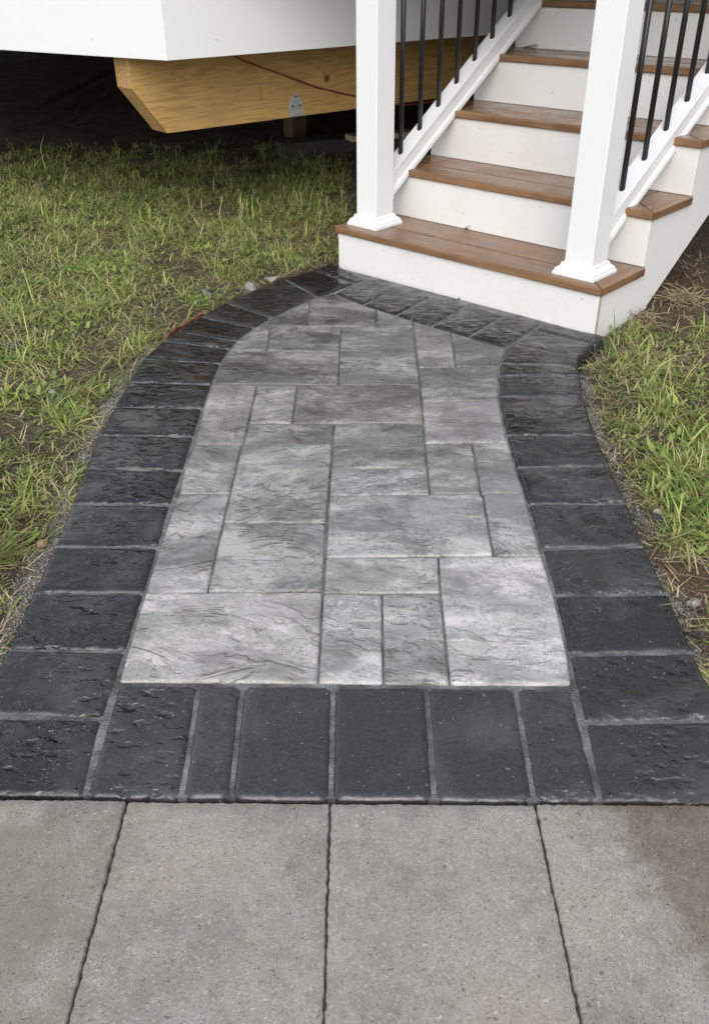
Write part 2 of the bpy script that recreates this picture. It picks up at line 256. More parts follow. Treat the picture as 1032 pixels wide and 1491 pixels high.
def m_tread():
    t = NT('brown_composite_board'); v = t.shifted(13.0)
    oc = t.n('ObjectInfo').outputs['Color']
    sep = t.n('SeparateXYZ', {0: oc})
    g = t.vec(v, (1.2, 26, 26))
    # grain direction: obj colour red channel 1 = along local y
    g2 = t.vec(v, (26, 1.2, 26))
    gm = t.n('Mix', None, data_type='VECTOR'); t.t.links.new(sep.outputs[0], gm.inputs[0]); t.t.links.new(g, gm.inputs[4]); t.t.links.new(g2, gm.inputs[5])
    gv = gm.outputs[1]
    a = t.noise(gv, 2.2, 5, 0.6, 0.4); b = t.noise(gv, 9, 3, 0.6)
    f = t.math('ADD', t.math('MULTIPLY', a, 0.7), t.math('MULTIPLY', b, 0.3))
    c = t.mix(t.ramp(f, 0.36, 0.66), (0.130, 0.066, 0.032), (0.290, 0.172, 0.092))
    c = t.mix(t.math('MULTIPLY', t.ramp(t.noise(v, 4, 3), 0.45, 0.7), 0.35), c, (0.26, 0.150, 0.092))
    wet = t.ramp(t.noise(v, 5, 2, 0.5, 0.3), 0.38, 0.66)
    c = t.mix(t.math('MULTIPLY', wet, 0.6), c, t.mix(1.0, c, (0.66, 0.60, 0.56), 'MULTIPLY'))
    r = t.math('ADD', t.math('MULTIPLY', wet, -0.24), 0.37)
    return t.finish(Base_Color=c, Roughness=r, Specular_IOR_Level=0.34, Normal=t.bump(f, 0.10, 0.0008))
def m_lumber():
    t = NT('yellow_lumber'); tc = t.n('TexCoord').outputs['Object']
    sep = t.n('SeparateXYZ', {0: tc})
    # grain bends round a knot
    kx, kz = 1.02, 0.15
    dx = t.math('SUBTRACT', sep.outputs[0], kx); dz = t.math('SUBTRACT', sep.outputs[2], kz)
    r2 = t.math('ADD', t.math('MULTIPLY', t.math('MULTIPLY', dx, dx), 0.35), t.math('MULTIPLY', dz, dz))
    bend = t.math('DIVIDE', 0.0011, t.math('ADD', r2, 0.0012))
    z2 = t.math('ADD', sep.outputs[2], t.math('MULTIPLY', bend, 0.05))
    gv = t.n('CombineXYZ', {0: t.math('MULTIPLY', sep.outputs[0], 0.55), 1: t.math('MULTIPLY', sep.outputs[1], 6.0), 2: t.math('MULTIPLY', z2, 9.0)}).outputs[0]
    a = t.noise(gv, 3.2, 3, 0.5, 0.9); b = t.noise(t.vec(tc, (4, 60, 60)), 6, 3, 0.6)
    rings = t.math('SINE', t.math('MULTIPLY', a, 42.0))
    c = t.mix(t.ramp(rings, -0.2, 1.0), (0.46, 0.29, 0.088), (0.32, 0.185, 0.055))
    c = t.mix(t.math('MULTIPLY', t.ramp(b, 0.4, 0.7), 0.35), c, (0.50, 0.33, 0.125))
    c = t.mix(t.math('MULTIPLY', t.ramp(t.noise(tc, 4, 3), 0.45, 0.68), 0.45), c, (0.31, 0.20, 0.085))
    kn = t.ramp(t.math('SQRT', t.math('ADD', t.math('MULTIPLY', dx, dx), t.math('MULTIPLY', dz, dz))), 0.020, 0.012)
    kr = t.math('SINE', t.math('MULTIPLY', t.math('SQRT', r2), 900.0))
    c = t.mix(kn, c, t.mix(t.ramp(kr, -1, 1), (0.055, 0.025, 0.012), (0.17, 0.085, 0.035)))
    return t.finish(Base_Color=c, Roughness=0.62, Normal=t.bump(b, 0.25, 0.001))
def m_soil():
    t = NT('soil'); pos = t.n('NewGeometry').outputs['Position']
    a = t.noise(pos, 5, 5, 0.65); b = t.noise(pos, 60, 4, 0.65); d = t.noise(pos, 2.1, 2); s = t.noise(pos, 300, 2)
    c = t.mix(t.ramp(a, 0.35, 0.68), (0.030, 0.024, 0.017), (0.105, 0.078, 0.052))
    c = t.mix(t.math('MULTIPLY', t.ramp(b, 0.45, 0.7), 0.6), c, (0.14, 0.115, 0.085))
    c = t.mix(t.math('MULTIPLY', t.ramp(d, 0.5, 0.64), 0.55), c, (0.085, 0.042, 0.024))
    c = t.mix(t.math('MULTIPLY', t.ramp(s, 0.6, 0.75), 0.5), c, (0.24, 0.22, 0.19))
    h = t.math('ADD', b, t.math('MULTIPLY', s, 0.4))
    return t.finish(Base_Color=c, Roughness=0.85, Specular_IOR_Level=0.3, Normal=t.bump(h, 0.9, 0.008))
def m_sand(name='joint_sand', c0=(0.10, 0.10, 0.10), c1=(0.34, 0.34, 0.335)):
    t = NT(name); pos = t.n('NewGeometry').outputs['Position']
    a = t.noise(pos, 14, 4, 0.65); s = t.noise(pos, 420, 2)
    c = t.mix(t.ramp(a, 0.35, 0.65), c0, c1)
    c = t.mix(t.math('MULTIPLY', t.ramp(s, 0.4, 0.7), 0.5), t.mix(1.0, c, (0.6, 0.6, 0.6), 'MULTIPLY'), c)
    return t.finish(Base_Color=c, Roughness=0.9, Normal=t.bump(t.math('ADD', s, t.math('MULTIPLY', t.noise(pos, 110, 3, 0.6), 1.5)), 1.0, 0.004))
def m_attr(name, rough=0.6, trans=0.0, spec=0.4):
    t = NT(name); at = t.n('Attribute', None, attribute_name='col').outputs['Color']
    p = t.n('BsdfPrincipled', {'Base Color': at, 'Roughness': rough, 'Specular IOR Level': spec})
    if trans:
        tr = t.n('BsdfTranslucent', {'Color': at})
        mx = t.n('MixShader', {0: trans, 1: p.outputs[0], 2: tr.outputs[0]})
        t.t.links.new(mx.outputs[0], t.out.inputs[0])
    else: t.t.links.new(p.outputs[0], t.out.inputs[0])
    return t.m
def m_galv():
    t = NT('galvanised_steel'); v = t.shifted()
    vo = t.n('TexVoronoi', {'Vector': v, 'Scale': 120.0}).outputs['Color']
    c = t.mix(t.n('SeparateColor', {0: vo}).outputs[0], (0.42, 0.43, 0.42), (0.66, 0.67, 0.66))
    return t.finish(Base_Color=c, Metallic=0.6, Roughness=0.45)

PVC = m_white('white_vinyl', (0.72, 0.725, 0.725), 0.32, 0.03)
RISER = m_white('white_trim_board', (0.70, 0.692, 0.672), 0.42, 0.20)
FASC = m_white('white_fascia_board', (0.70, 0.705, 0.69), 0.42, 0.06)
DARK = m_dark(); GREY = m_grey(); CONC = m_concrete(); TREAD = m_tread(); LUMBER = m_lumber()
SOIL = m_soil(); SAND = m_sand(); BLACK = simple('black_powder_coat', (0.012, 0.012, 0.014), 0.35)
GRASS = m_attr('grass_blade', 0.65, 0.35, 0.2); STRAW = m_attr('straw', 0.7, 0.15); GRAV = m_attr('gravel', 0.75)
GALV = m_galv(); RED = simple('red_cable', (0.20, 0.035, 0.03), 0.45)
PLY = simple('laminated_end_grain', (0.40, 0.24, 0.12), 0.7, var=0.35, scale=120)
OLDWOOD = simple('dimmed_weathered_wood', (0.045, 0.043, 0.04), 0.8, var=0.3, scale=14)  # weathered wood, darkened so the timbers sink into under-deck shade
NEWWOOD = simple('pale_wood', (0.52, 0.41, 0.26), 0.7, var=0.25, scale=14)
FOUND = simple('foundation_block', (0.06, 0.058, 0.056), 0.85, var=0.25, scale=6)
SIDING = simple('house_siding', (0.17, 0.165, 0.155), 0.6, var=0.06, scale=4)
ROCKM = simple('slate_chip', (0.055, 0.056, 0.06), 0.45, var=0.4, scale=50)
ROCKP = simple('pale_pebble', (0.27, 0.26, 0.245), 0.6, var=0.25, scale=60)
ROCKR = simple('reddish_stone', (0.30, 0.19, 0.13), 0.7, var=0.3, scale=60)
RUST = simple('rusty_wood_edging', (0.15, 0.062, 0.026), 0.7, var=0.5, scale=30)
BEIGE = simple('raw_board_edge', (0.42, 0.33, 0.25), 0.7, var=0.2, scale=40)
INK = simple('stamp_ink', (0.06, 0.045, 0.03), 0.8)
MAROON = simple('maroon_plastic', (0.10, 0.018, 0.022), 0.5, var=0.2)  # maroon with the shade put into its colour, keeps the box hidden

# ------------------------------------------------------------------ ground
OUTLINE = OUT_L + OUT_R                                   # path outline, clockwise from bottom left
def axis(lo, hi, step, far):
    a = list(np.arange(lo, hi+1e-6, step)); d = step
    left, right = [], []; x = lo
    while x > -far: d *= 1.35; x -= d; left.append(x)
    d = step; x = hi
    while x < far: d *= 1.35; x += d; right.append(x)
    return np.array(left[::-1]+a+right)
gx = axis(-2.6, 2.2, 0.04, 300); gy = axis(0.2, 7.0, 0.04, 300)
XX, YY = np.meshgrid(gx, gy)
def ground_z(x, y):
    x = np.asarray(x, float); y = np.asarray(y, float)
    d = np.minimum(seg_dist(x, y, OUT_L), seg_dist(x, y, OUT_R))
    ins = inside(x, y, OUTLINE)
    z = -0.040 + 0.036*sstep(0.05, 0.45, d)
    nz = np.array([fbm(a, b, 3.0)*0.016 + fbm(a, b, 14.0, 5.0)*0.006 for a, b in zip(x.ravel(), y.ravel())]).reshape(x.shape) if x.size else x
    z = z + nz*np.clip(sstep(30, 10, np.abs(x)+np.abs(y-3))+0.0, 0, 1)
    z = np.where(ins, -0.07, z)
    z = np.where(y < 0.99, np.minimum(z, -0.07), z)
    return z
ZZ = ground_z(XX, YY)
nx, ny = len(gx), len(gy)
gverts = np.stack([XX.ravel(), YY.ravel(), ZZ.ravel()], 1)
ii = np.arange((ny-1)*(nx-1)); r_, c_ = ii//(nx-1), ii % (nx-1); b_ = r_*nx+c_
gfaces = np.stack([b_, b_+1, b_+nx+1, b_+nx], 1)
ground = meshobj('ground', gverts.tolist(), gfaces.tolist(), SOIL, smooth=True)
tag(ground, 'dark brown garden soil under the patchy lawn', kind='structure')

# ------------------------------------------------------------------ stones
def offset_poly(poly, d):
    P = [Vector(q) for q in poly]; n = len(P); out = []
    for i in range(n):
        a, b, c = P[i-1], P[i], P[(i+1) % n]
        e0 = (b-a).normalized(); e1 = (c-b).normalized()
        n0 = Vector((-e0.y, e0.x)); n1 = Vector((-e1.y, e1.x))
        m = (n0+n1); m.normalize(); k = max(0.45, m.dot(n0))
        out.append(b + m*(d/k))
    return out
def area(poly):
    return 0.5*sum(a[0]*b[1]-b[0]*a[1] for a, b in zip(poly, poly[1:]+poly[:1]))
def stone(name, poly, joint, mat, parent, col=None, thick=0.055, prof=None, rough_edge=0.001, relief=0.0012, tilt=0.0012, step=0.008, corner=0.006, rs=24.0, grid=0.011, ef=55.0):
    poly = [tuple(q) for q in poly]
    if area(poly) < 0: poly = poly[::-1]
    P = offset_poly(poly, joint/2); n = len(P); bd = []
    for i in range(n):
        a, b = P[i], P[(i+1) % n]; L = (b-a).length
        # soften corners: begin and end a little in from the corner
        cr = min(corner, L*0.3); e = (b-a)/L
        s0, s1 = a+e*cr, b-e*cr; k = max(1, int((L-2*cr)/step))
        for j in range(k+1): bd.append(s0.lerp(s1, j/k))
    sd = random.random()*100
    cx = sum(q.x for q in bd)/len(bd); cy = sum(q.y for q in bd)/len(bd); C0 = Vector((cx, cy)); m = len(bd)
    nor = []
    for i in range(m):
        t = (bd[(i+1) % m]-bd[i-1]); t.normalize(); nor.append(Vector((-t.y, t.x)))
    bd = [b + nr*(rough_edge*(0.6+1.2*mnoise.noise(Vector((b.x*ef, b.y*ef, sd))))) for b, nr in zip(bd, nor)]
    prof = prof or [(0, -0.005), (0.0012, -0.0022), (0.0035, -0.0006), (0.007, 0)]
    tx, ty = random.uniform(-tilt, tilt)*4, random.uniform(-tilt, tilt)*4; zb = random.uniform(-tilt, tilt)
    verts, rings = [], []
    def add(pts, zs):
        i0 = len(verts)
        for q, z in zip(pts, zs): verts.append((q.x-cx, q.y-cy, z))
        rings.append(list(range(i0, i0+len(pts))))
    def hz(q, w=1.0):
        d = q-C0
        return zb+tx*d.x+ty*d.y + w*relief*(mnoise.fractal(Vector((q.x*rs, q.y*rs, sd)), 1.0, 2.0, 3))
    add(bd, [-thick]*m)
    for off, z in prof:
        pts = [b+nr*off for b, nr in zip(bd, nor)]
        w = 1+z/0.01
        add(pts, [z+hz(q, max(0, w)) for q in pts])
    last = pts; ring = rings[-1]
    faces = []
    for a, b in zip(rings, rings[1:]):
        for i in range(m): faces.append((a[i], a[(i+1) % m], b[(i+1) % m], b[i]))
    xs = np.array([q.x for q in last]); ys = np.array([q.y for q in last]); lp = [(q.x, q.y) for q in last]
    G_, sub = grid, []
    gx_, gy_ = np.meshgrid(np.arange(xs.min(), xs.max(), G_), np.arange(ys.min(), ys.max(), G_))
    gx_ = gx_ + (np.arange(gx_.shape[0]) % 2)[:, None]*G_/2
    gx_ = (gx_+RNG.uniform(-.15, .15, gx_.shape)*G_).ravel(); gy_ = (gy_+RNG.uniform(-.15, .15, gy_.shape)*G_).ravel()
    ok = inside(gx_, gy_, lp) & (seg_dist(gx_, gy_, lp+lp[:1]) > G_*0.45)
    pts2 = list(last)+[Vector((a, b)) for a, b in zip(gx_[ok], gy_[ok])]
    res = delaunay_2d_cdt(pts2, [(i, (i+1) % m) for i in range(m)], [], 0, 1e-6)
    ov, of, orig = res[0], res[2], res[3]
    idx = []
    for q, og in zip(ov, orig):
        j = min((k for k in og), default=-1)
        if 0 <= j < m: idx.append(ring[j])
        else:
            verts.append((q.x-cx, q.y-cy, hz(q))); idx.append(len(verts)-1)
    va = np.array([(q.x, q.y) for q in ov]); fa = np.array([tuple(f_) for f_ in of]); cen = va[fa].mean(1)
    for f_, k_ in zip(of, inside(cen[:, 0], cen[:, 1], lp)):
        if k_: faces.append(tuple(idx[k] for k in f_))
    o = meshobj(name, verts, faces, mat, parent, smooth=True, loc=(cx, cy, 0))
    if col: o.color = (*col, 1.0)
    return o

bm = bmesh.new()
prism(bm, [tuple(q) for q in offset_poly(OUTLINE if area(OUTLINE) > 0 else OUTLINE[::-1], 0.006)], -0.068, -0.006)
bmesh.ops.triangulate(bm, faces=bm.faces[:])
walkway = tag(bmobj('walkway', bm, SAND), 'stone paver walkway with charcoal border leading to the stairs', kind='structure')
dprof = [(0, -0.0100), (0.0022, -0.0058), (0.006, -0.0024), (0.011, -0.0007), (0.017, 0.0)]
for k, b in enumerate(BORDER):
    cyb = sum(q[1] for q in b)/len(b); g = random.uniform(0.011, 0.023) + (0.007 if cyb < 1.7 else 0.0) + (0.004 if b[0][0] > 0.3 else 0); wob = random.uniform(-0.002, 0.002)
    stone('border_stone', b, 0.0036, DARK, walkway, (g+wob*.4, g, g), prof=dprof, relief=0.0022, rough_edge=0.0012, corner=0.007).color[3] = random.uniform(0.6, 1.2)
for k, b in enumerate(FRONT):
    g = random.uniform(0.034, 0.042)
    stone('border_stone', b, 0.0028, DARK, walkway, (g, g, g+0.001), prof=dprof, relief=0.0010, rough_edge=0.0014, corner=0.011).color[3] = (1.3, 0.55, 0.2, 0.1, 0.2, 0.6)[k]
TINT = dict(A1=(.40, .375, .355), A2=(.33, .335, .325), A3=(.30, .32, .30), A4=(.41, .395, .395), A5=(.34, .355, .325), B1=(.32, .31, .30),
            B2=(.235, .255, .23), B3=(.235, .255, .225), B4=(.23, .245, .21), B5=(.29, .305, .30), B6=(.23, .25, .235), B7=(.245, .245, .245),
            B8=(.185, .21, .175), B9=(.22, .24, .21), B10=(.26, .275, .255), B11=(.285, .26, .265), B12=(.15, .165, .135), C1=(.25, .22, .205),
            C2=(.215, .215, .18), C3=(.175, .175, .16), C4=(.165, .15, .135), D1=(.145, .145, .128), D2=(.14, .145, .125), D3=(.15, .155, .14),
            D4=(.165, .178, .150), D5=(.185, .175, .17), D6=(.145, .16, .14), E1=(.135, .135, .122), E2=(.14, .12, .12), E3=(.14, .15, .14))  # tone drops towards the stairs: wetter stone, partly light falloff put into colour
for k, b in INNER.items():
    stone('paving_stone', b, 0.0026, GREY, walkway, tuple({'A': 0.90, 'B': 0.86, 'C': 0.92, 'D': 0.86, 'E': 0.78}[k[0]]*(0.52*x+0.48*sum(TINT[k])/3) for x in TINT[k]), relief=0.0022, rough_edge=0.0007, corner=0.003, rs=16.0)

# concrete slabs of the sidewalk
bm = bmesh.new(); box(bm, (-2.5, -1.5, -0.10), (2.5, 0.885, -0.007))
sidewalk = tag(bmobj('sidewalk', bm, m_sand('slab_bedding', (0.05, 0.048, 0.045), (0.14, 0.135, 0.125))), 'sidewalk of large tan concrete slabs in front of the walkway', kind='structure')
def fy(x): return 0.9045-0.0199*x
for r in range(3):
    for c in range(-3, 4):
        x0, x1 = -0.0405+c*0.3135, -0.0405+(c+1)*0.3135
        t0, t1 = -0.62*r, -0.62*(r+1)
        stone('concrete_slab', [(x0-.003, fy(x0)+t1), (x1-.003, fy(x1)+t1), (x1, fy(x1)+t0), (x0, fy(x0)+t0)], 0.0008, CONC, sidewalk,
              thick=0.06, prof=[(0, -0.004), (0.0012, -0.0012), (0.003, 0)], rough_edge=0.0017, relief=0.0004, step=0.003, corner=0.003, grid=0.03, ef=130.0)

# ------------------------------------------------------------------ stairs
OX, OY, YAW = -0.0577, 3.6602, -0.7427
W, RUN, RISE, TT, NO, H1 = 1.19, 0.2974, 0.19, 0.028, 0.011, 0.1584
NSTEP = 7
stairs = empty('staircase', (OX, OY, 0), YAW)
tag(stairs, 'white staircase with brown composite treads rising from the paver walkway', 'staircase')
BW = 0.137
def poly_part(name, poly, z0, z1, mat, parent, bevel, grain=0):
    cx = sum(a for a, b in poly)/len(poly); cy = sum(b for a, b in poly)/len(poly)
    bm = bmesh.new(); prism(bm, [(a-cx, b-cy) for a, b in poly], z0-z1, 0, 'z', bevel, 3)
    o = bmobj(name, bm, mat, parent, loc=(cx, cy, z1)); o.color = (grain, 0, 0, 1)
    return o
def riser_z(k): return (-0.06 if k == 0 else H1+(k-1)*RISE+0.0005, H1+k*RISE-TT-0.0005)
for k in range(NSTEP):
    v = k*RUN; zt = H1+k*RISE; z0, z1 = riser_z(k)
    rz = boxobj('riser', (0, v, z0), (W, v+0.019, z1), RISER, stairs, 0.0012, 1)
    for (fu, dz) in ((0.2, 0.018), (0.62, 0.02), (0.93, 0.016), (0.33, 0.1)):
        bm = bmesh.new(); tube(bm, [(0, 0.0005, 0), (0, -0.0006, 0)], 0.0028, 8)
        bmobj('nail_head', bm, simple('nail', (0.35, 0.34, 0.33), 0.5) if 'nail' not in bpy.data.materials else bpy.data.materials['nail'], rz,
              loc=((fu+random.uniform(-.03, .03))*W-W/2, -0.0095, (z1-z0)/2-dz-random.uniform(0, .01)))
    if k == 0: boxobj('raw_end', (W/2, -0.0075, -(z1-z0)/2), (W/2+0.0012, 0.0075, (z1-z0)/2-.002), BEIGE, rz)
    if k == NSTEP-1: break
    a, b = -NO, W+NO; f = v-NO; e = v+RUN-0.001
    front = poly_part('tread', [(a, f), (b, f), (b-BW, f+BW), (a+BW, f+BW)], zt-TT, zt, TREAD, stairs, 0.006)
    def child(nm, poly, grain):
        o = poly_part(nm, poly, zt-TT, zt, TREAD, stairs, 0.0025, grain)
        loc = o.location - front.location
        o.parent = front; o.location = loc
    g = 0.0022
    child('end_board', [(b, f+g), (b, e), (b-BW+g, e), (b-BW+g, f+BW+g)], 1)
    child('end_board', [(a, f+g), (a+BW-g, f+BW+g), (a+BW-g, e), (a, e)], 1)
    child('back_board', [(a+BW+g, f+BW+g*1.8), (b-BW-g, f+BW+g*1.8), (b-BW-g, e), (a+BW+g, e)], 0)
# closed stringers
def stringer(u0, u1):
    bm = bmesh.new()
    low = lambda v: 0.2486+(v-0.80)*0.605
    for k in range(NSTEP-1):
        z = H1+k*RISE-TT-0.001; v0, v1 = k*RUN+0.0195, (k+1)*RUN+0.0195
        cuts = sorted({v0, v1, *([0.384] if v0 < 0.384 < v1 else [])})
        for a, b in zip(cuts, cuts[1:]):
            la, lb = (-0.05, -0.05) if b <= 0.3841 else (low(a), low(b))
            prism(bm, [(a, la), (b, lb), (b, z), (a, z)], u0, u1, 'x')
    bmesh.ops.remove_doubles(bm, verts=bm.verts[:], dist=1e-5)
    return bmobj('stringer', bm, RISER, stairs)
stringer(W-0.019, W-0.0005); stringer(0.0005, 0.019)
st2w = Matrix.Translation((OX, OY, 0)) @ Matrix.Rotation(YAW, 4, 'Z')

# ------------------------------------------------------------------ railings
def railing(uc, vc, railz, slope, bal, label):
    base = st2w @ Vector((uc, vc, H1))
    root = empty('stair_railing', base, YAW); tag(root, label, 'railing', 'stair railings')
    hw = 0.0525
    bm = bmesh.new(); prism(bm, [(-hw, -hw), (hw, -hw), (hw, hw), (-hw, hw)], 0.001, 1.12, 'z', 0.003, 2)
    post = bmobj('post', bm, PVC, root)
    bm = bmesh.new(); prof = [(0.080, 0.0005), (0.080, 0.010), (0.076, 0.013), (0.0745, 0.020), (0.066, 0.028), (0.062, 0.030), (0.0595, 0.040), (0.0532, 0.043)]
    rings = [[bm.verts.new((sx*h, sy*h, z)) for sx, sy in ((-1, -1), (1, -1), (1, 1), (-1, 1))] for h, z in prof]
    for a, b in zip(rings, rings[1:]):
        for i in range(4): bm.faces.new((a[i], a[(i+1) % 4], b[(i+1) % 4], b[i]))
    bmobj('base_trim', bm, PVC, post)
    bm = bmesh.new(); prism(bm, [(-.068, -.068), (.068, -.068), (.068, .068), (-.068, .068)], 1.12, 1.145, 'z', 0.004, 2)
    bmobj('post_cap', bm, PVC, post)
    def sweep(name, prof, z_at, v0, v1):
        bm = bmesh.new(); n = len(prof)
        a = [bm.verts.new((x, v0, z_at(v0)+w)) for x, w in prof]; b = [bm.verts.new((x, v1, z_at(v1)+w)) for x, w in prof]
        for i in range(n): bm.faces.new((a[i], a[(i+1) % n], b[(i+1) % n], b[i]))
        bm.faces.new(a[::-1]); bm.faces.new(b)
        bmesh.ops.recalc_face_normals(bm, faces=bm.faces[:])
        es = [e for e in bm.edges if abs((e.verts[0].co-e.verts[1].co).y) > 0.5]
        bmesh.ops.bevel(bm, geom=es, offset=0.0022, segments=2, affect='EDGES')
        return bmobj(name, bm, PVC, root)
    zr = lambda v: railz - H1 + slope*(v+vc-bal[0])       # rail top, local v
    vend = 6*RUN - vc - 0.02
    RP = [(-.034, 0), (-.034, -.016), (-.029, -.022), (-.029, -.066), (-.036, -.074), (-.036, -.096), (.036, -.096), (.036, -.074), (.029, -.066), (.029, -.022), (.034, -.016), (.034, 0)]
    rail = sweep('bottom_rail', RP, zr, hw+0.004, vend)
    ztop = lambda v: zr(v) + 0.76
    sweep('top_rail', [(-.034, 0), (-.034, .03), (-.02, .05), (.02, .05), (.034, .03), (.034, 0)], ztop, hw+0.004, vend)
    br = sweep('rail_bracket', [(-.040, .010), (-.040, -.104), (.040, -.104), (.040, .010)], zr, hw+0.0005, hw+0.0165)
    me0 = None; v = bal[0]-vc; vs = []
    while v < vend-0.05: vs.append(v); v += bal[1]
    for v in vs:
        if me0 is None:
            bm = bmesh.new(); tube(bm, [(0, 0, -0.012), (0, 0, 0.772)], 0.0097, 12); o = bmobj('baluster', bm, BLACK, root, smooth=False); me0 = o.data
            me0.polygons.foreach_set('use_smooth', [len(q.vertices) == 4 for q in me0.polygons])
        else: o = link(bpy.data.objects.new('baluster', me0), root)
        o.location = (0, v, zr(v))
    return root
railing(0.093, 0.120, 0.4113, 0.639, (0.276, 0.1187), 'white stair railing with black balusters on the deck side, left one of two')
railing(1.067, 0.106, 0.405, 0.597, (0.297, 0.134), 'white stair railing with black balusters on the outer side, right one of two')

# ------------------------------------------------------------------ deck
ZF, ZD = 0.745, H1+6*RISE
A = Vector((-0.7201, 3.8631)); dR = Vector((0.77924, 0.62673)); dL = Vector((-0.8468, 0.5319))
nR = Vector((-0.62673, 0.77924))
def st_xy(u, v): q = st2w @ Vector((u, v, 0)); return Vector((q.x, q.y))
vdk = 6*RUN+0.022
# right fascia meets the front edge of the deck at the head of the stairs
den = st_xy(1, vdk)-st_xy(0, vdk)
def isect(p, d, q, e):
    k = d.x*e.y-d.y*e.x; t = ((q.x-p.x)*e.y-(q.y-p.y)*e.x)/k; return p+d*t
Dp = isect(A, dR, st_xy(0, vdk), den)
Ep = st_xy(W+1.6, vdk); Fp = st_xy(W+1.6, vdk+3.0); Bp = A+dL*9.0; Gp = st_xy(-13.5, vdk+3.0)  # left run lengthened out of view to keep side light from under the deck
deck = empty('deck', (A.x, A.y, 0)); tag(deck, 'low raised deck with white fascia boards left of the stairs', 'deck')
def wall_part(name, p, q, th, z0, z1, mat, parent, org, bevel=0.0015):
    d = (q-p).normalized(); n = Vector((-d.y, d.x)); L = (q-p).length
    bm = bmesh.new(); box(bm, (0, 0, z0), (L, th, z1), bevel, 1)
    o = bmobj(name, bm, mat, parent); o.location = (p.x-org.x, p.y-org.y, 0); o.rotation_euler = (0, 0, math.atan2(d.y, d.x)); return o
f1 = wall_part('fascia_board', A, Dp, 0.02, ZF, ZD, FASC, deck, A)
f2 = wall_part('fascia_board', Bp, A-dL*-0.0005, 0.02, ZF, ZD, FASC, deck, A)
for fo, xs in ((f1, (0.24, 1.35)), (f2, (8.6,))):
    for x_ in xs:
        for z_ in (ZF+0.06,):
            bm = bmesh.new(); tube(bm, [(0, 0.0005, 0), (0, -0.0007, 0)], 0.003, 8)
            bmobj('nail_head', bm, bpy.data.materials['nail'], fo, loc=(x_+random.uniform(-.012, .012), 0, z_+random.uniform(-.012, .012)))
wall_part('fascia_board', Dp, Ep, 0.02, ZF, ZD, FASC, deck, A)
wall_part('fascia_board', Ep, Fp, 0.02, ZF, ZD, FASC, deck, A)
pl = [tuple(q-A) for q in (A+dR*.02+nR*.022, Dp+nR*.03, Ep+Vector((0, .03)), Fp, Gp, Bp+Vector((0.03, .02)))]
bm = bmesh.new(); prism(bm, pl, ZD-0.045, ZD-0.012); bmesh.ops.triangulate(bm, faces=bm.faces[:])
bmobj('decking', bm, OLDWOOD, deck)
# main beam: laminated timber with an angled end, seen under the fascia
def beam(off, s0, s1, zb, name='beam'):
    o0 = A + nR*off
    # (s, z): angled nose at the near end
    poly = [(s0, 0.93), (s0+0.004, 0.625), (s0+0.145, zb), (s1, zb), (s1, 0.93)]
    bm = bmesh.new(); prism(bm, [(a-s0, b-zb) for a, b in poly], 0, 0.042, 'y')
    o = bmobj(name, bm, LUMBER, deck); p = o0+dR*s0-A
    o.location = (p.x, p.y, zb); o.rotation_euler = (0, 0, math.atan2(dR.y, dR.x))
    # plies on the cut end
    for j in range(2):
        y0, y1 = (0.0425, 0.0835) if j == 0 else (0.084, 0.125)
        bm = bmesh.new(); prism(bm, [(a-s0-0.002*(j+1), b-zb) for a, b in poly], y0, y1, 'y')
        bmobj('ply', bm, PLY if j == 0 else LUMBER, o)
    return o
bmain = beam(0.25, -0.045, 2.35, 0.4405)
# grade stamp, metal strap, cable on the beam face
bm = bmesh.new()
for i in range(16):
    z = 0.085+i*0.0038
    for (xa, xb) in ((0.632, 0.637), (0.640, 0.6465)):
        if random.random() < 0.8: box(bm, (xa+random.uniform(0, .0015), -0.0005, z), (xb-random.uniform(0, .0015), 0.0002, z+0.0022))
bmobj('grade_stamp', bm, INK, bmain)
def strap(x, z0, z1, w, name='strap_plate'):
    bm = bmesh.new(); prism(bm, [(x-w/2, z0), (x+w/2, z0), (x+w/2, z1-0.035), (x+.008, z1), (x-.008, z1), (x-w/2, z1-0.035)], -0.0028, -0.0003, 'y')
    o = bmobj(name, bm, GALV, bmain)
    for (bx, bz) in ((0, z1-0.012), (-w*0.27, z1-0.052), (w*0.27, z1-0.052)):
        b2 = bmesh.new(); tube(b2, [(x+bx, -0.0025, bz), (x+bx, -0.0065, bz)], 0.006, 6); bmobj('bolt', b2, simple('bolt_steel', (0.16, 0.16, 0.165), 0.45, 0.8) if 'bolt_steel' not in bpy.data.materials else bpy.data.materials['bolt_steel'], o)
strap(0.832, 0.0015, 0.100, 0.076)
def on_beam(s, z, out=0.006):
    q = A+nR*(0.25-out)+dR*s; return Vector((q.x, q.y, z))
bm = bmesh.new()
cp = [(0.40, 0.752, .05), (0.44, 0.728, .012), (0.50, 0.700, .006), (0.58, 0.672, .006), (0.68, 0.638, .006), (0.79, 0.600, .006), (0.90, 0.560, .006), (1.00, 0.535, .006), (1.09, 0.512, .006), (1.18, 0.494, .008),
      (1.30, 0.462, .02), (1.42, 0.436, .03), (1.55, 0.430, .03), (1.72, 0.436, .03), (1.9, 0.48, .03)]
tube(bm, [on_beam(*q) for q in cp], 0.0042, 6)
tag(bmobj('cable', bm, RED, smooth=True), 'thin dark red cable sagging across the yellow beam', 'cable')
